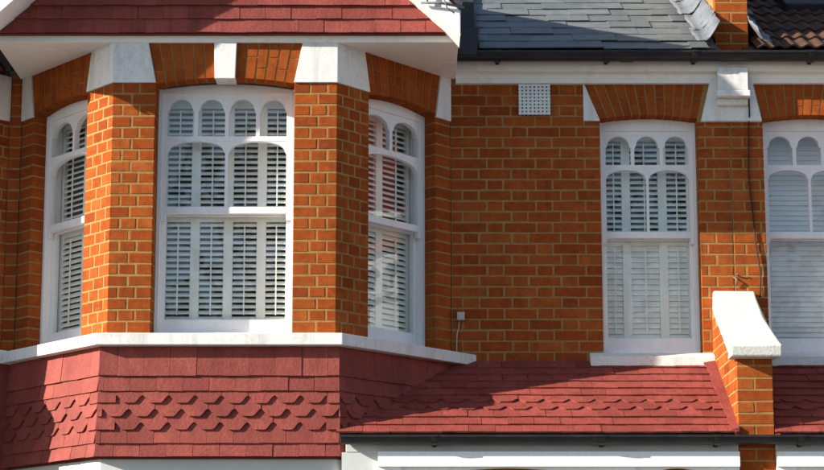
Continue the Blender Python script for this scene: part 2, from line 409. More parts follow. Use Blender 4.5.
def tile_row(part, mw, u0, u1, z, gauge, off, shape='plain', mat=None, w=0.1655, name='tile', h=None, t=0.012, lean=0.11, jit=1.0):
    """one course of tiles on the plane of mw (x along, z up the slope)"""
    mat = mat or M['tile']; h = h or gauge * 1.9
    x = u0 - (off % w)
    while x < u1 - 0.004:
        a, b = max(x, u0), min(x + w, u1)
        if b - a > 0.02:
            g = random.uniform(0.0004, 0.0018)
            if random.random() < 0.07: g = 0.0035
            sh = shape if b - a > w * 0.85 else 'plain'
            me = tile_mesh(b - a - g, h, sh, mat, random.randrange(4), t, lean)
            m = mw @ Matrix.Translation((a, random.uniform(-0.0018, 0.0018) * jit, z + random.uniform(-0.0018, 0.0018) * jit)) @ Matrix.Rotation(R(random.uniform(-0.4, 0.4)) * jit, 4, 'Y')
            obj(name, me, part, m)
        x += w

# ------------------------------------------------------------------ ground (the street is below the picture)
def sheet(name, x0, x1, y0, y1, z, mat, kind='structure'):
    o = obj(name, mesh_data(name, [(x0, y0, z), (x1, y0, z), (x1, y1, z), (x0, y1, z)], [(0, 1, 2, 3)], mat)); tag(o, kind=kind); return o
sheet('ground', -400, 400, -400, 400, -0.12, M['asphalt'])
sheet('road', -400, 400, -12.5, -5.0, -0.116, M['asphalt'])
tag(MB().box(-60, 60, -5.0, -2.6, -0.11, 0.0).build('pavement', M['paving']), kind='structure')
tag(MB().box(-60, 60, -15.0, -12.5, -0.11, 0.0).build('far_pavement', M['paving']), kind='structure')
tag(MB().box(-60, 60, -2.6, 6.0, -0.11, -0.004).build('front_garden', M['paving']), kind='structure')

# ================================================================== house with the bay
BX, BW, BF, BD = -1.2, 1.48, 0.725, 0.76           # bay centre, half width at the wall, half width of the front, depth
ZS, ZB = 5.44, 3.52                                # soffit, top of the sill
SPL = math.hypot(BW - BF, BD); ANG = math.degrees(math.atan2(BD, BW - BF)); MT = math.tan(R(ANG / 2))
def bay_plan(w, cx=BX, back=0.0):
    c, e = BF + w * MT, BW + w / math.sin(R(ANG))
    p = [(cx - e, 0), (cx - c, -BD - w), (cx + c, -BD - w), (cx + e, 0)]
    if back: p = [(cx - e, back)] + p + [(cx + e, back)]
    return p
house = empty('terraced_house', (BX, 0, 0), 'orange brick terraced house with white-framed bay window under a red tiled gable', 'house', 'terraced brick houses')
FW = frame(0, 0, 0); FF = frame(BX - BF, -BD, 0); FR = frame(BX + BF, -BD, ANG); FL = frame(BX - BW, 0, -ANG)
LF = 2 * BF
XP0, XP1 = 1.985, 2.435                            # brick strip between the two upper windows; the party wall stands on it
XM = 2.21
mas = Masonry()

# flat wall (mortar body, bricks laid into it)
mb = MB()
pier(mb, BX + BW, 1.312, 2.0, 5.47); pier(mb, 1.984, XM, 3.0, 5.47)
mb.box(BX + BW + 0.004, XM, 0.0025, 0.25, 0, 3.45); mb.box(1.2, 2.05, 0.02, 0.25, 5.40, 5.6)
mb.box(1.31, 1.99, 0.12, 0.25, 5.2, 5.45)
wall = mb.build('wall', M['mortar'], house, FW)
def wall_rows(part, x0, x1, z0, z1, phase, jamb=None):
    k = 0
    z = z0
    while z < z1 - 0.02:
        kk = int(round((z - Z0) / CO))
        rows(mas, part, FW, z, min(z + CO, z1), [flemish(x0, x1, phase, kk)] * 2, jamb=jamb, view=0.95)
        z += CO
wall_rows(wall, BX + BW + 0.004, 1.31, 3.375, 5.17, 0.02, 'R')
wall_rows(wall, BX + BW + 0.004, 1.20, 5.175, 5.40, 0.02)

# bay walls
mb = MB()
pier(mb, 0, 0.275, ZB - 0.05, ZS + 0.02, 0.25, MT, 0); pier(mb, LF - 0.275, LF, ZB - 0.05, ZS + 0.02, 0.25, 0, MT)
bayw = mb.build('bay_wall', M['mortar'], house, FF)
mb = MB(); pier(mb, 0, 0.29, ZB - 0.05, ZS + 0.02, 0.25, MT, 0); pier(mb, 0.92, SPL, ZB - 0.05, ZS + 0.02, 0.20)
bayr = mb.build('bay_wall', M['mortar'], house, FR)
mb = MB(); pier(mb, 0, SPL - 0.92, ZB - 0.05, ZS + 0.02, 0.20); pier(mb, SPL - 0.29, SPL, ZB - 0.05, ZS + 0.02, 0.25, 0, MT)
bayl = mb.build('bay_wall', M['mortar'], house, FL)
ZA = 3.45 + 23 * CO                                # 5.175: underside of the white springer blocks
PA, PB = [0, 0.062, 0.172, 0.275], [0, 0.123, 0.275]
mir = lambda p, L: [L - x for x in reversed(p)]
rows(mas, bayw, FF, 3.525, ZA, [PA, PB], ml=MT, jamb='R', view=1.0)
rows(mas, bayw, FF, 3.525, ZA, [mir(PA, LF), mir(PB, LF)], mr=MT, jamb='L', view=1.0)
PC, PD = [0, 0.11, 0.215, 0.29], [0, 0.055, 0.165, 0.29]
rows(mas, bayr, FR, 3.525, ZA, [PC, PD], ml=MT, jamb='R', view=0.72)
rows(mas, bayl, FL, 3.525, ZA, [mir(PC, SPL), mir(PD, SPL)], mr=MT, jamb='L', view=0.62)
rows(mas, bayr, FR, 3.525, ZA, [[0.92, SPL]] * 2, jamb='L', view=0.55)
rows(mas, bayl, FL, 3.525, ZA, [[0, SPL - 0.92]] * 2, jamb='R', view=0.45)
# right half of the strip beside the flat window
def strip_rows(part, ms, x0, x1, z0, z1, ph):
    z = z0
    while z < z1 - 0.02:
        kk = int(round((z - Z0) / CO)); rows(ms, part, FW, z, min(z + CO, z1), [flemish(x0, x1, ph, kk)] * 2, jamb=None, view=0.95); z += CO
strip_rows(wall, mas, XP0, XM - 0.005, 3.45, 5.13, 0.05)
mas.emit(house)

# arches and white springer stones
arch(house, FF, 0.275, LF - 0.275, 5.168, 0.04, 5.445, 0.055, 0.055, 14, key=(6 / 14 - 0.002, 8 / 14 + 0.002))
arch(house, FR, 0.29, 0.92, 5.155, 0.035, 5.445, 0.05, 0.045, 10)
arch(house, FL, SPL - 0.92, SPL - 0.29, 5.155, 0.035, 5.445, 0.045, 0.05, 10)
arch(house, FW, 1.31, 1.985, 5.155, 0.03, 5.40, 0.105, 0.055, 12)
def springer(side, owner=None, cx=BX):
    s = -1 if side == 'L' else 1
    cxn = cx + s * BF; e = 0.012; owner = owner or house
    # plan outlines at the foot and at the top; front leg runs along the bay front, the other along the splay
    def ring(uf, us, z):
        d = Vector((s * math.cos(R(ANG)), math.sin(R(ANG)))); n = Vector((s * math.sin(R(ANG)), -math.cos(R(ANG))))
        c = Vector((cxn, -BD)); f = Vector((-s, 0)); nf = Vector((0, -1))
        cor = c + nf * e + Vector((s, 0)) * e * MT
        p = [c + f * uf + nf * e, cor, c + d * us + n * e, c + d * us - n * 0.2, c + f * uf - nf * 0.2]
        return [(q.x, q.y, z) for q in p]
    zb = [5.172, 5.172]
    lo = ring(0.277, 0.292, 5.172); hi = ring(0.221, 0.241, 5.452)
    v = lo + hi; n = 5
    f = [tuple(range(n)), tuple(range(2 * n - 1, n - 1, -1))] + [(i, i + n, (i + 1) % n + n, (i + 1) % n) for i in range(n)]
    if s > 0: f = [tuple(reversed(q)) for q in f]
    m = MB(); m.add(v, f); m.build('springer_stone', M['stone'], owner, bevel=0.003)
springer('L'); springer('R')
MB().prism([(0.92, 5.135), (SPL - 0.004, 5.135), (SPL - 0.004, 5.452), (0.967, 5.452)], -0.012, 0.15).build('springer_stone', M['stone'], house, FR, bevel=0.003)
MB().prism([(0.004, 5.135), (SPL - 0.92, 5.135), (SPL - 0.967, 5.452), (0.004, 5.452)], -0.012, 0.15).build('springer_stone', M['stone'], house, FL, bevel=0.003)
MB().prism([(1.198, 5.14), (1.312, 5.14), (1.207, 5.40), (1.198, 5.40)], -0.012, 0.12).build('springer_stone', M['stone'], house, FW, bevel=0.002)

# sills
mb = MB(); pl, pt = bay_plan(0.12), bay_plan(0.115)
v = [(x, y, 3.43) for x, y in pl] + [(x, y, 3.505) for x, y in pl] + [(x, y, 3.523) for x, y in bay_plan(-0.05)]
mb.add(v, [(3, 2, 1, 0)] + [(i, i + 1, i + 5, i + 4) for i in range(3)] + [(i + 4, i + 5, i + 9, i + 8) for i in range(3)] + [(8, 9, 10, 11), (0, 4, 8, 11, 7, 3)])
mb.build('bay_sill', M['stone'], house, bevel=0.004)
MB().prism_x([(-0.085, 3.412), (0.12, 3.412), (0.12, 3.53), (0.0, 3.518), (-0.085, 3.482)], 1.215, 2.075).build('window_sill', M['stone'], house, bevel=0.004)

# windows and shutters
sash_window(house, FF, 0.275, LF - 0.275, ZB, 5.168, 0.04, 5.112, 4, 2, rec=0.14, stile=0.032)
sash_window(house, FR, 0.29, 0.92, ZB, 5.155, 0.035, 5.085, 2, 1, rec=0.10)
sash_window(house, FL, SPL - 0.92, SPL - 0.29, ZB, 5.155, 0.035, 5.085, 2, 1, rec=0.10)
sash_window(house, FW, 1.31, 1.985, ZB, 5.155, 0.03, 5.068, 3, 2, rec=0.10, jamb=0.022, stile=0.027, bar=0.024)
o0 = BX - BF
shutters('white louvred shutters with open slats inside the wide front bay window', FF, [(0.30, 0.517), (0.517, 0.734), (0.734, 0.951), (0.951, 1.15)], 3.575, 5.14, 0.26, 40, 41)
shutters('white louvred shutters inside the shaded narrow bay window beside the flat brick wall', FR, [(0.32, 0.60), (0.60, 0.89)], 3.575, 5.14, 0.22, 38, 52)
shutters('white louvred shutters inside the narrow bay window at the left edge, half hidden by brick', FL, [(SPL - 0.89, SPL - 0.60), (SPL - 0.60, SPL - 0.32)], 3.575, 5.14, 0.22, 38, 54)
shutters('white louvred shutters, closed below and open above, in the flat wall window over the porch', FW, [(1.335, 1.508), (1.508, 1.762), (1.762, 1.96)], 3.575, 5.12, 0.22, 40, 70)

# room behind, so that the windows look into a dark interior
mb = MB()
mb.box(BX - BW + 0.05, XM, 3.6, 3.7, 3.2, 5.6)
mb.box(BX - BW - 0.1, BX - BW, 0.02, 3.6, 3.2, 5.6); mb.box(XM - 0.06, XM, 0.26, 3.6, 3.2, 5.6)
mb.box(0.55, 0.65, 0.26, 3.6, 3.2, 5.6)
mb.box(BX - BW, XM, 0.0, 3.65, 5.47, 5.55); mb.box(BX - BW, XM, 0.26, 3.65, 3.2, 3.3)
mb.build('room_wall', M['room'], house)

# bay skirt hung with tiles, the belt of shaped tiles in the middle
mb = MB().prism_z(list(bay_plan(0.03)), 2.72, 3.432); skirt = mb.build('bay_skirt', M['tile'], house)
SK = [(2.729, 'plain', 0.0), (2.813, 'plain', 0.5), (2.898, 'club', 0.0), (2.983, 'club', 0.5), (3.068, 'club', 0.0), (3.145, 'plain', 0.5), (3.242, 'plain', 0.0)]
wk = 0.03
c0 = BF + wk * MT
FSF = frame(BX - c0, -BD - wk, 0)
px, py = BX + c0, -BD - wk
LS = (BD + wk) / math.sin(R(ANG))
FSR = frame(px, py, ANG); FSL = frame(BX - (BW + wk / math.sin(R(ANG))), 0, -ANG)
for i, (z, shp, off) in enumerate(SK):
    yo = -0.068 + 0.004 * i
    g = (SK[i + 1][0] - z) if i < 6 else 0.185
    ex = -yo * MT
    h = g * 1.55 if i < 5 else (0.17 if i == 5 else 0.186)
    lean = 0.2 if i < 5 else (0.17 if i == 5 else 0.1)
    tile_row(skirt, FSF @ Matrix.Translation((0, yo, 0)), -ex, 2 * c0 + ex, z, g, off * 0.1655 + 0.05, shp, name='tile', h=h, lean=lean)
    tile_row(skirt, FSR @ Matrix.Translation((0, yo, 0)), -ex + 0.004, LS + 0.02, z, g, off * 0.1655 + 0.02, shp, name='tile', h=h, lean=lean)
    tile_row(skirt, FSL @ Matrix.Translation((0, yo, 0)), -0.02, LS + ex - 0.004, z, g, off * 0.1655 + 0.1, shp, name='tile', h=h, lean=lean)

# ground floor bay below the skirt
mb = MB(); mb.prism_z(bay_plan(0.035), 2.64, 2.7195); mb.build('bay_cornice', M['greypaint'], house, bevel=0.006)
mb = MB(); mb.prism_z(bay_plan(0.0), 2.5, 2.6395); mb.prism_z(bay_plan(0.02), 0.8, 0.9)
mb.build('bay_lintel', M['paint'], house)
MB().prism_z(bay_plan(-0.02), 0.0, 0.7995).build('bay_plinth', M['far_brick'], house)
MB().prism_z(bay_plan(-0.10), 0.901, 2.4995).build('ground_floor_glazing', M['room'], house)

# ------------------------------------------------------------------ gable over the bay
VF = -1.10                                         # front of the barge boards
GX = -1.22; GS = 0.93; GH = lambda z: 1.215 + (5.71 - z) / GS; GA = 5.71 + 1.215 * GS
def gable(owner, gx, tiles=True, ext=(0.28, 0.325)):
    zb = 5.487; yf = -0.80
    part = MB().prism([(gx - GH(zb), zb), (gx + GH(zb), zb), (gx, GA)], yf, 0.6).build('gable', M['tile'], owner)
    if tiles:
        for i in range(12):
            z = zb + 0.006 + i * 0.092; hw = GH(z) - 0.004
            if hw < 0.15: break
            tile_row(part, frame(gx - hw, yf - 0.03 + 0.003 * (i % 2), 0), 0, 2 * hw, z, 0.092, 0.03 + (i % 2) * 0.083 + hw * 0 - (gx - hw) % 0.1655, 'plain', h=0.12, lean=0.15)
    for s in (-1, 1):
        fx = gx + s * (GH(5.71) + ext[s > 0]); fz = GA - (abs(fx - gx)) * GS
        th = 0.12 * math.hypot(1, GS)
        up = [(gx, GA), (fx, fz), (fx, fz + th), (gx, GA + th)]
        up = up if s > 0 else [(a, b) for a, b in reversed(up)]
        MB().prism([(a, b + (0.016 if b in (GA, fz) else 0)) for a, b in up], VF + 0.025, -0.78).build('gable_roof', M['rooftile'], owner)
        bx_ = gx + s * GH(5.53); up2 = [(gx, GA + 0.016), (bx_, 5.546), (bx_, 5.53 + th), (gx, GA + th)]
        MB().prism(up2 if s > 0 else list(reversed(up2)), -0.7795, 2.2).build('gable_roof', M['rooftile'], owner)
        sf = [(gx, GA), (fx, fz), (fx, fz + 0.015), (gx, GA + 0.015)]
        MB().prism(sf if s > 0 else list(reversed(sf)), VF + 0.025, -0.75).build('verge_soffit', M['paint'], owner)
        bb = [(gx, GA - 0.03), (fx, fz - 0.03), (fx, fz + 0.13), (gx, GA + 0.19)]
        MB().prism(bb if s > 0 else list(reversed(bb)), VF, VF + 0.024).build('barge_board', M['paint'], owner, bevel=0.004)
    return part
gable(house, GX)
MB().prism_z([(-2.70, 0.0), (-2.70, -0.779), (0.315, -0.779), (0.315, 0.0)], ZS, ZS + 0.045).build('bay_soffit', M['cream'], house, bevel=0.004)

# ------------------------------------------------------------------ main roof and eaves, x0..x1
MS = 33.0
def half_tube(mb, x0, x1, yc, zc, r, n=10, wall=0.005):
    out = [(yc + r * math.cos(math.pi + math.pi * i / n), zc + r * math.sin(math.pi + math.pi * i / n)) for i in range(n + 1)]
    inn = [(yc + (r - wall) * math.cos(math.pi + math.pi * i / n), zc + (r - wall) * math.sin(math.pi + math.pi * i / n)) for i in range(n + 1)]
    ring = out + list(reversed(inn))
    mb.prism_x(ring, x0, x1)
    lip = [(yc - r - 0.006, zc - 0.008), (yc - r + 0.004, zc - 0.008), (yc - r + 0.004, zc + 0.006), (yc - r - 0.006, zc + 0.006)]
    mb.prism_x(lip, x0, x1)
def gutter(owner, x0, x1, yc, zc, r, brackets, mat='black'):
    mb = MB(); half_tube(mb, x0, x1, yc, zc, r); g = mb.build('gutter', M[mat], owner)
    ux = x0 + (x1 - x0) * 0.62; m = MB(); half_tube(m, ux - 0.045, ux + 0.045, yc, zc, r + 0.005); m.build('gutter_union', M[mat], g)
    for bx in brackets:
        m = MB(); half_tube(m, bx - 0.02, bx + 0.02, yc, zc, r + 0.008); m.box(bx - 0.012, bx + 0.012, yc + r - 0.01, yc + r + 0.02, zc - 0.06, zc + 0.01)
        m.build('gutter_bracket', M[mat], g)
    return g
def eaves(owner, x0, x1, brackets):
    MB().box(x0, x1, -0.035, 0.0195, 5.402, 5.475).build('frieze_board', M['cream'], owner)
    MB().box(x0, x1, -0.08, 0.02, 5.4755, 5.50).build('eaves_soffit', M['cream'], owner)
    MB().box(x0, x1, -0.081, -0.06, 5.478, 5.60).build('fascia', M['cream'], owner)
    gutter(owner, x0, x1, -0.14, 5.578, 0.054, brackets)
eaves(house, 0.316, XM, [0.6, 1.35, 1.95])
RT = Matrix.Rotation(-R(90 - MS), 4, 'X')
s_, c_ = math.sin(R(MS)), math.cos(R(MS))
def roof_body(owner, x0, x1, mat, y0=-0.125, z0=5.594, length=5.0):
    mb = MB(); L = length
    pts = [(y0, z0 - 0.03), (y0 + L * c_, z0 - 0.03 + L * s_), (y0 + L * c_, z0 + L * s_ - 0.005), (y0, z0 - 0.005)]
    return mb.prism_x(pts, x0, x1).build('roof', M[mat], owner)
rf = roof_body(house, 0.3, XM - 0.06, 'slate')
MS_ORG = lambda x: Matrix.Translation((x, -0.155, 5.60)) @ RT
for i in range(14):
    tile_row(rf, MS_ORG(0.47) @ Matrix.Translation((0, -0.016, 0)), 0, 1.64, i * 0.195, 0.195, (i % 2) * 0.15 + 0.04 + (i * 0.037) % 0.06, mat=M['slate'], w=0.30, name='slate', h=0.41, t=0.007, lean=0.035, jit=2.6)
# black valley strip at the foot of the gable roof
mb = MB(); mb.box(0.335, 0.465, -0.02, 0.02, 0.0, 2.6); mb.box(0.45, 0.475, -0.05, 0.02, 0.0, 2.6)
mb.build('valley_gutter', M['darklead'], house, MS_ORG(0.0))
MB().prism([(0.33, 5.54), (0.455, 5.54), (0.475, 5.74), (0.32, 5.74)], -0.225, -0.085).build('rainwater_hopper', M['black'], house, bevel=0.006)
MB().prism([(0.345, 5.70), (0.45, 5.70), (0.44, 5.93), (0.36, 5.93)], -0.20, -0.10).build('hopper_shoe', M['black'], house, bevel=0.006)

# ------------------------------------------------------------------ porch roof
PZ, PY, PE = 3.455, -0.86, 2.872
PL = math.hypot(PZ - PE, -PY); PS = math.degrees(math.atan2(PZ - PE, -PY))
PRT = Matrix.Rotation(-R(90 - PS), 4, 'X')
def porch(owner, x0, x1, body_x0, off=0.0):
    dn = [(PY, PE - 0.045), (0.0, PZ - 0.045), (0.0, PZ - 0.012), (PY, PE - 0.012)]
    part = MB().prism_x(list(dn), body_x0, x1).build('porch_roof', M['rooftile'], owner)
    n = 10; g = PL / n
    for i in range(n):
        shp = 'club' if i in (3, 4) else 'plain'
        tile_row(part, Matrix.Translation((x0, PY - 0.012, PE - 0.004)) @ PRT @ Matrix.Translation((0, -0.018, 0)), 0, x1 - x0, i * g, g, (i % 2) * 0.083 + off, shp, M['rooftile'], h=min(g * 1.8, PL - i * g + 0.01), lean=0.10)
    return part
porch(house, -0.46, 2.045, -0.40)
FX0, FX1 = 2.05, 2.275                             # fin wall between the porches
# mortar fillet against the fin wall
mb = MB()
nseg = 24; v = []; f = []
for i in range(nseg + 1):
    t = i / nseg; y = PY - 0.01 + (0.84) * t; z = PE + 0.012 + (PZ - PE) * t
    w = 0.045 + 0.005 * math.sin(i * 0.9) + 0.004 * math.sin(i * 2.3) + 0.03 * t
    v += [(FX0 + 0.004, y, z - 0.04), (FX0 - w, y, z + 0.002), (FX0 - w, y, z + 0.012), (FX0 + 0.004, y, z + 0.026)]
for i in range(nseg):
    for k in range(4): f.append((i * 4 + k, (i + 1) * 4 + k, (i + 1) * 4 + (k + 1) % 4, i * 4 + (k + 1) % 4))
f += [(0, 1, 2, 3), (nseg * 4 + 3, nseg * 4 + 2, nseg * 4 + 1, nseg * 4)]
mb.add(v, f).build('mortar_fillet', M['fillet'], house, smooth=False)
gutter(house, -0.43, 2.16, -0.925, 2.845, 0.05, [0.15, 1.19, 1.9])
MB().box(-0.40, 2.046, -0.862, -0.83, 2.755, 2.862).build('porch_fascia', M['greypaint'], house, bevel=0.003)
# white porch screen under the fascia with arched openings
mb = MB(); mb.box(-0.20, 2.046, -0.90, -0.80, 2.662, 2.7545)
mb.box(-0.20, -0.05, -0.88, -0.80, 0.0, 2.6615); mb.box(1.28, 1.40, -0.88, -0.80, 0.0, 2.6615); mb.box(1.93, 2.046, -0.88, -0.80, 0, 2.6615)
mb.spandrel(-0.05, 1.28, 2.45, 2.6615, -0.87, -0.81); mb.spandrel(1.40, 1.93, 2.46, 2.6615, -0.87, -0.81)
mb.build('porch_screen', M['paint'], house)
MB().box(-0.425, -0.201, -0.858, -0.80, 2.60, 2.7545).build('porch_return', M['greypaint'], house)

# vent, box on the wall
vt = MB().box(0.752, 0.968, -0.012, 0.03, 5.183, 5.398).build('air_vent', M['vent_dark'], house)
mb = MB(); x0, x1, z0, z1 = 0.75, 0.97, 5.18, 5.40
for i in range(8):
    x = x0 + 0.012 + (x1 - x0 - 0.024) * i / 7; mb.box(x - 0.0085, x + 0.0085, -0.022, -0.0125, z0, z1)
for i in range(9):
    z = z0 + 0.010 + (z1 - z0 - 0.02) * i / 8; mb.box(x0, x1, -0.0235, -0.0127, z - 0.007, z + 0.007)
mb.build('vent_grille', M['vent'], vt)

def bay_shell(owner, cx):
    """a neighbour's bay, beside the picture: it throws shade and is mirrored in the splayed panes"""
    ff, fr, fl = frame(cx - BF, -BD, 0), frame(cx + BF, -BD, ANG), frame(cx - BW, 0, -ANG); ms = Masonry()
    for f, a in ((ff, [(0, 0.275, MT, 0), (LF - 0.275, LF, 0, MT)]), (fr, [(0, 0.29, MT, 0), (0.92, SPL, 0, 0)]), (fl, [(0, SPL - 0.92, 0, 0), (SPL - 0.29, SPL, 0, MT)])):
        for u0, u1, ml, mr in a:
            mb = MB(); pier(mb, u0, u1, ZB - 0.05, ZS + 0.02, 0.22, ml, mr); p = mb.build('bay_wall', M['mortar'], owner, f)
            rows(ms, p, f, 3.525, ZA, [[u0, u0 + (u1 - u0) * 0.4, u1], [u0, u0 + (u1 - u0) * 0.7, u1]], ml=ml, mr=mr)
    ms.emit(owner, 0)
    for f, u0, u1 in ((ff, 0.275, LF - 0.275), (fr, 0.29, 0.92), (fl, SPL - 0.92, SPL - 0.29)):
        MB().box(u0 - 0.05, u1 + 0.05, 0.004, 0.2, 5.19, 5.45).build('window_arch', M['rubbed'], owner, f)
        sash_window(owner, f, u0, u1, ZB, 5.155, 0.035, 5.085, 4 if f is ff else 2, 2 if f is ff else 1, rec=0.1)
        MB().box(u0, u1, 0.27, 0.29, ZB, 5.2).build('blind', M['blind'], owner, f)
    springer('L', owner, cx); springer('R', owner, cx)
    MB().prism_z(bay_plan(0.12, cx), 3.4265, 3.5165).build('bay_sill', M['stone'], owner)
    MB().prism_z(bay_plan(0.10, cx), 2.718, 3.426).build('bay_skirt', M['tile'], owner)
    MB().prism_z(bay_plan(0.035, cx), 2.5, 2.7195).build('bay_cornice', M['greypaint'], owner)
    MB().prism_z(bay_plan(-0.02, cx), 0.0, 2.4995).build('bay_plinth', M['far_brick'], owner)
    gable(owner, cx - 0.02, False, (0.28, 0.28))
    MB().prism_z([(cx - 1.5, 0), (cx - 1.5, -0.815), (cx + 1.39, -0.815), (cx + 1.39, 0)], ZS, ZS + 0.045).build('bay_soffit', M['cream'], owner)

# ================================================================== neighbour on the right
hb = empty('terraced_house', (4.3, 0, 0), 'terraced house beyond the fin wall with grey blinds and brown tiled roof', 'house', 'terraced brick houses')
masb = Masonry()
WB0, WB1 = 2.435, 3.11
mb = MB()
pier(mb, XM, WB0, 3.0, 5.47); mb.box(WB1 + 0.002, 4.14, 0.002, 0.25, 3.0, 5.47); mb.box(XM, 6.5, 0.0025, 0.25, 0, 3.45)
mb.box(WB0 - 0.05, WB1 + 0.1, 0.12, 0.25, 5.2, 5.55)
wallb = mb.build('wall', M['mortar'], hb, FW)
strip_rows(wallb, masb, XM + 0.005, WB0, 3.45, 5.13, 0.19)
def strip_b(x0, x1, z0, z1):
    z = z0
    while z < z1 - 0.02:
        kk = int(round((z - Z0) / CO)); rows(masb, wallb, FW, z, min(z + CO, z1), [flemish(x0, x1, 0.1, kk)] * 2, view=0.3); z += CO
strip_b(WB1, 4.12, 3.45, 5.40)
bay_shell(hb, 5.62)
masb.emit(hb, 60)
arch(hb, FW, WB0, WB1, 5.155, 0.03, 5.40, 0.055, 0.105, 12)
sash_window(hb, FW, WB0, WB1, ZB, 5.155, 0.03, 5.068, 3, 2, rec=0.10, jamb=0.022, stile=0.027, bar=0.024)
MB().prism_x([(-0.085, 3.412), (0.12, 3.412), (0.12, 3.53), (0.0, 3.518), (-0.085, 3.482)], 2.36, 3.2).build('window_sill', M['stone'], hb, bevel=0.004)
t = empty('window_blind', (2.77, 0.24, 3.58), 'pale grey closed venetian blind in the window at the right edge', 'blind')
sm = {}
hw = 0.022
n = int((5.12 - 3.56) / 0.036)
for i in range(n):
    a = R(78)
    k = 0
    if k not in sm:
        pts = [(-hw, -0.001), (hw, -0.001), (hw, 0.001), (-hw, 0.001)]
        pts = [(py_ * math.cos(a) - pz * math.sin(a), py_ * math.sin(a) + pz * math.cos(a)) for py_, pz in pts]
        m = MB().prism_x(pts, 0, 0.61); sm[k] = mesh_data('slat', m.v, m.f, M['blind'])
    obj('slat', sm[k], t, Matrix.Translation((2.467, 0.25, 3.58 + i * 0.036)))
MB().box(2.465, 3.08, 0.23, 0.27, 5.12, 5.15).build('head_rail', M['blind'], t)
mb = MB(); mb.box(XM, 6.5, 3.6, 3.7, 3.2, 5.6); mb.box(XM, XM + 0.05, 0.26, 3.6, 3.2, 5.6); mb.box(6.4, 6.5, 0.25, 3.6, 0, 5.6)
mb.box(XM, 6.5, 0.05, 3.65, 5.47, 5.55); mb.box(XM, 6.5, 0.26, 3.65, 3.2, 3.3); mb.build('room_wall', M['room'], hb)
eaves(hb, XM + 0.001, 4.1, [2.75, 3.5])
rb = roof_body(hb, XM + 0.1, 6.5, 'pantile')
def pan_mesh(w=0.20, h=0.33):
    n = 16; v = []; f = []
    for i in range(n + 1):
        x = w * i / n; y = -0.011 * (1 - math.cos(4 * math.pi * i / n)) * 0.9
        v += [(x, y, 0), (x, y + h * 0.06, h), (x, y + 0.012, 0), (x, y + h * 0.06 + 0.012, h)]
    for i in range(n):
        a, b = 4 * i, 4 * (i + 1); f += [(a, b, b + 1, a + 1), (a, a + 2, b + 2, b)]
    return mesh_data('roof_tile', v, f, M['pantile'])
pm = pan_mesh()
for i in range(12):
    for j in range(9):
        obj('roof_tile', pm, rb, MS_ORG(2.38 + j * 0.201) @ Matrix.Translation((0, -0.022 + random.uniform(-0.002, 0.002), i * 0.24)) @ Matrix.Rotation(R(random.uniform(-0.4, 0.4)), 4, 'Y'))
MB().box(2.78, 3.5, -0.075, 0.02, 1.08, 1.9).build('rooflight', M['darklead'], hb, MS_ORG(0.0), bevel=0.01)
porch(hb, FX1 + 0.004, 4.6, FX1 + 0.004, 0.06)
gutter(hb, 2.161, 4.6, -0.925, 2.845, 0.05, [2.42, 3.0])
MB().box(FX1 + 0.003, 4.6, -0.862, -0.83, 2.755, 2.862).build('porch_fascia', M['greypaint'], hb, bevel=0.003)
mb = MB(); mb.box(FX1 + 0.003, 4.4, -0.90, -0.80, 2.662, 2.7545); mb.box(FX1 + 0.003, 2.40, -0.88, -0.80, 0, 2.6615); mb.box(3.0, 3.12, -0.88, -0.80, 0, 2.6615)
mb.spandrel(2.40, 3.0, 2.46, 2.6615, -0.87, -0.81); mb.build('porch_screen', M['paint'], hb)

# ================================================================== party wall: fin with white coping, corbel, roof upstand
pw = empty('party_wall', (XM, -0.4, 0), 'brick party wall fin with bright white sloping coping between the two porch roofs', 'wall')
masp = Masonry()
ctop = lambda y: 3.80 + (3.40 - 3.80) * (-y / 0.85)
mb = MB(); mb.prism_x([(-0.848, 0.0), (0.0, 0.0), (0.0, 3.80), (-0.848, 3.40)], FX0 + 0.002, FX1 - 0.002)
fin = mb.build('fin', M['mortar'], pw)
FFN = frame(FX0, -0.85, 0); FSD = frame(FX0, 0, -90)
for k in range(-12, 6):
    z = Z0 + k * CO
    if z + CO < 3.41:
        p = [0, 0.225] if k % 2 else [0, 0.108, 0.225]
        rows(masp, fin, FFN, z, z + CO, [p, p], view=1.3)
    ue = 0.85 * (3.80 - (z + BR_H)) / 0.40
    ue = min(0.8, ue) if z + CO > 3.40 else 0.849
    if ue > 0.1:
        js = flemish(0, ue - 0.002, 0.05, k)
        rows(masp, fin, FSD, z, z + CO, [js, js], view=0.4)
# coping: leans a little towards the street corner, lip at the foot
prof = [(0.0, 3.80), (-0.45, 3.565), (-0.80, 3.38), (-0.80, 3.345), (-0.94, 3.345), (-0.95, 3.42), (-0.86, 3.455), (-0.45, 3.68), (-0.12, 3.885), (-0.05, 3.935), (0.0, 3.94)]
v = []
for s in (0, 1):
    for y, z in prof:
        t = min(1, -y / 0.95); xa = 2.055 + (1.995 - 2.055) * t; xb = 2.335 + (2.30 - 2.335) * t
        if -0.9 < y < -0.1 and z > 3.4: xb -= 0.0
        if y < -0.85: xa -= 0.0; xb += 0.02
        v.append(((xa, xb)[s] + random.uniform(-0.005, 0.005), y, z + random.uniform(-0.003, 0.003)))
n = len(prof)
f = [tuple(range(n)), tuple(range(2 * n - 1, n - 1, -1))] + [(i, i + n, (i + 1) % n + n, (i + 1) % n) for i in range(n)]
f = [tuple(reversed(q)) for q in f]
mb = MB(); mb.add(v, f); mb.build('coping', M['coping'], pw, bevel=0.012)
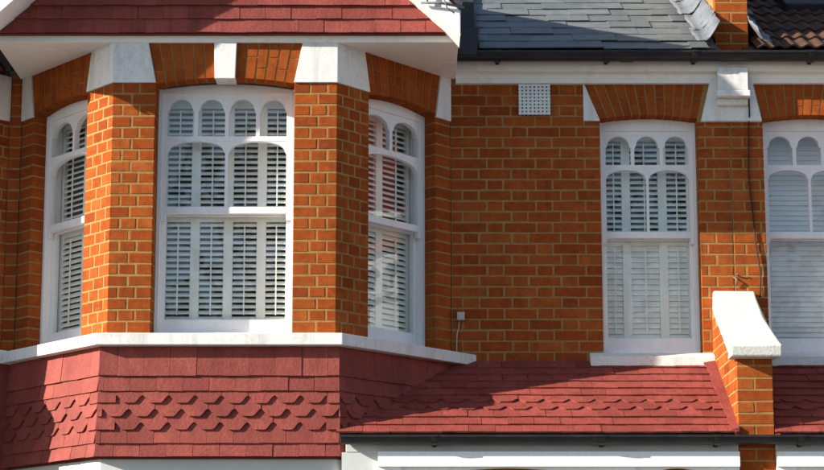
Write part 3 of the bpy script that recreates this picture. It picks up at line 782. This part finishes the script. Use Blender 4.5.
# corbel / double springer under the eaves
MB().prism([(2.005, 5.13), (2.425, 5.13), (2.36, 5.44), (2.08, 5.44)], -0.04, 0.0).build('corbel_block', M['stone'], pw, bevel=0.004)
mb = MB(); mb.box(2.115, 2.325, -0.115, -0.0405, 5.325, 5.49); mb.box(2.105, 2.335, -0.128, -0.0407, 5.28, 5.3245); mb.box(2.115, 2.325, -0.075, -0.0409, 5.235, 5.2795)
mb.build('corbel_bracket', M['stone'], pw, bevel=0.006)
# upstand above the roof
UX0, UX1 = 2.125, 2.355
mb = MB(); mb.prism_x([(0.002, 5.60), (3.8, 7.9), (3.8, 9.0), (0.3, 6.62), (0.002, 6.60)], UX0 + 0.002, UX1 - 0.002)
up = mb.build('upstand', M['mortar'], pw)
FU = frame(UX0, 0.0, 0)
for k in range(29, 42):
    p = [0, 0.23] if k % 2 else [0, 0.11, 0.23]
    rows(masp, up, FU, Z0 + k * CO, Z0 + k * CO + CO, [p, p], view=1.2)
masp.emit(pw, 200)
# lead dressed over the roof slopes beside the upstand
def lead_piece(x0, x1, l0, l1, up_h, side, seed):
    rn = random.Random(seed); v = []; f = []; nx, nl = 5, 6
    for j in range(nl + 1):
        for i in range(nx + 1):
            x = x0 + (x1 - x0) * i / nx + rn.uniform(-0.008, 0.008); l = l0 + (l1 - l0) * j / nl + rn.uniform(-0.01, 0.01)
            t = i / nx if side > 0 else 1 - i / nx
            h = 0.02 + (max(0, (t - 0.45) / 0.55) ** 1.4) * up_h + rn.uniform(-0.004, 0.004) + 0.014 * (1 - j / nl)
            v.append((x, -0.03 - h, l))
    for j in range(nl):
        for i in range(nx): a = j * (nx + 1) + i; f.append((a, a + 1, a + nx + 2, a + nx + 1))
    o = obj('lead_flashing', mesh_data('lead_flashing', v, f, M['lead'], True), pw, MS_ORG(0.0))
    s = o.modifiers.new('thick', 'SOLIDIFY'); s.thickness = 0.006; s.offset = 1
for i, (l0, l1, w) in enumerate([(0.0, 0.42, 0.16), (0.30, 0.86, 0.14), (0.78, 1.30, 0.17), (1.2, 1.8, 0.15)]):
    lead_piece(2.122 - w, 2.122, l0, l1, 0.13, 1, i)
    lead_piece(2.357, 2.357 + w * 0.75, l0 - 0.02, l1 - 0.06, 0.10, -1, 20 + i)

# ================================================================== neighbour on the left, mostly out of the picture
hc = empty('terraced_house', (-4.245, 0, 0), 'deeply shaded sliver of brick house at the left edge beside the bay', 'house', 'terraced brick houses')
masc = Masonry()
CX0 = BX - BW - 0.004
mb = MB(); mb.box(-2.764, CX0, 0.002, 0.25, 0, 5.47); wallc = mb.build('wall', M['mortar'], hc)
z = 3.375
while z < 5.42:
    kk = int(round((z - Z0) / CO)); rows(masc, wallc, FW, z, min(z + CO, 5.44), [[-2.764, CX0]] * 2, view=0.3); z += CO
masc.emit(hc, 120)
CC = -4.245
bay_shell(hc, CC)
MB().box(-2.845, -2.712, -0.80, 0.0, 5.50, 5.60).build('parallel_gutter', M['black'], hc)
roof_body(hc, -7.5, -2.4, 'slate')
MB().prism([(0.92, 5.135), (SPL - 0.004, 5.135), (SPL - 0.004, 5.452), (0.967, 5.452)], -0.012, 0.15).build('springer_stone', M['stone'], hc, frame(CC + BF, -BD, ANG), bevel=0.003)
roof_body(house, -2.6, 0.3, 'slate', y0=0.6, z0=6.12, length=4.1)

# ================================================================== small things on the walls
jb = empty('junction_box', (0.345, 0, 3.72), 'small white plastic box on the shaded brick wall beside the bay', 'junction box')
MB().box(0.318, 0.370, -0.04, -0.001, 3.738, 3.795).build('case', M['whiteplastic'], jb, bevel=0.006)
MB().tube([(0.335, -0.012, 3.737), (0.33, -0.012, 3.69), (0.318, -0.012, 3.64), (0.316, -0.012, 3.58), (0.317, -0.012, 3.50)], 0.004).build('lead_wire', M['whiteplastic'], jb, smooth=True)
pts = []
for i in range(30):
    t = i / 29; z = 5.50 - t * 1.60
    x = 2.332 + 0.006 * math.sin(t * 9) + (0.05 * max(0, t - 0.45) / 0.55) + 0.012 * math.sin(t * 23) * max(0, t - 0.4)
    pts.append((x, -0.045 if z > 5.12 else -0.012, z))
tag(MB().tube(pts, 0.0055).build('cable', M['cable'], smooth=True), 'thin black cable hanging down the brick strip above the white coping', 'cable')
pts = [(2.39, -0.012, 3.90), (2.40, -0.012, 3.85), (2.392, -0.013, 3.8), (2.405, -0.012, 3.72)]
br = MB(); br.tube([(2.225, -0.002, 4.055), (2.225, -0.02, 4.06), (2.24, -0.025, 4.07)], 0.006); br.tube([(2.205, -0.005, 4.04), (2.225, -0.02, 4.02), (2.215, -0.012, 3.98)], 0.006)
tag(br.build('pipe_hook', M['metal'], smooth=True), 'small rusty hook in the brick strip just above the white coping', 'hook')
ar = empty('aerial_shadow_rods', (0.25, VF, 5.60), 'small grey bent aerial bracket on the white bargeboard foot beside the slate roof', 'aerial shadow')
MB().tube([(0.07, VF - 0.02, 5.585), (0.20, VF - 0.03, 5.578), (0.345, VF - 0.01, 5.555)], 0.008).build('shadow_rod', M['lead'], ar, smooth=True)  # grey rods and wire imitate the shadow of an aerial on the barge board
MB().tube([(0.11, VF - 0.02, 5.583), (0.105, VF - 0.025, 5.635), (0.12, VF - 0.02, 5.675)], 0.006).build('shadow_rod', M['lead'], ar, smooth=True)
MB().tube([(0.16, VF - 0.025, 5.62), (0.25, VF - 0.03, 5.615), (0.35, VF - 0.01, 5.61)], 0.008).build('shadow_rod', M['lead'], ar, smooth=True)
MB().tube([(0.22, VF - 0.03, 5.66), (0.215, VF - 0.035, 5.60), (0.235, VF - 0.03, 5.545), (0.28, VF - 0.02, 5.515)], 0.005).build('shadow_wire', M['lead'], ar, smooth=True)

# ================================================================== trees across the road, mirrored in the panes
M['leaf'] = mat_plain('winter_leaf', (0.10, 0.085, 0.03), 0.4, 0.8, 3, 0.1, 0.1, rnd=0.6)
M['bark'] = mat_plain('bark', (0.09, 0.07, 0.05), 0.3, 0.9, 6, 0.8, 0.1)
rn = random.Random(3)
tr = MB(); tr.tube([(0, 0, -0.1), (0.05, 0, 2.0), (0.0, 0.1, 4.2), (0.2, 0, 6.5), (0.1, 0.1, 9.5)], 0.16, 8)
for k in range(9):
    a = k * 2.4; z = 3.6 + k * 0.6; l = 3.4 - k * 0.18
    tr.tube([(0.05, 0.05, z), (math.cos(a) * l * 0.5, math.sin(a) * l * 0.5, z + 1.2), (math.cos(a) * l, math.sin(a) * l, z + 2.6)], 0.06, 5)
cr = MB()
for k in range(2600):
    while True:
        p = Vector((rn.uniform(-1, 1), rn.uniform(-1, 1), rn.uniform(-1, 1)))
        if p.length < 1 and (math.sin(p.x * 7 + 1) + math.sin(p.y * 6) + math.sin(p.z * 8 + 2)) > -0.4: break
    p = Vector((p.x * 4.2, p.y * 4.0, 8.6 + p.z * 4.6)); u = Vector((rn.uniform(-1, 1), rn.uniform(-1, 1), rn.uniform(-1, 1))).normalized(); w = u.orthogonal().normalized()
    q = rn.uniform(0.10, 0.22); cr.add([p - u * q, p + w * q * 0.6, p + u * q, p - w * q * 0.6], [(0, 1, 2, 3)])
tm = mesh_data('trunk', tr.v, tr.f, M['bark'], True); cm = mesh_data('crown', cr.v, cr.f, M['leaf'])
for i, (x, y, r_) in enumerate([(-17, -27, 0), (-9.5, -25.5, 1.2), (-2.5, -27.5, 2.9), (4.5, -26, 4.1), (12, -27, 5.0), (20, -26, 0.7)]):
    t = empty('street_tree', (x, y, -0.12), 'thinly leaved street tree across the road, seen only mirrored in window glass', 'tree', 'street trees across the road')
    mw = Matrix.Translation((x, y, -0.12)) @ Matrix.Rotation(r_, 4, 'Z')
    obj('trunk', tm, t, mw); obj('crown', cm, t, mw)
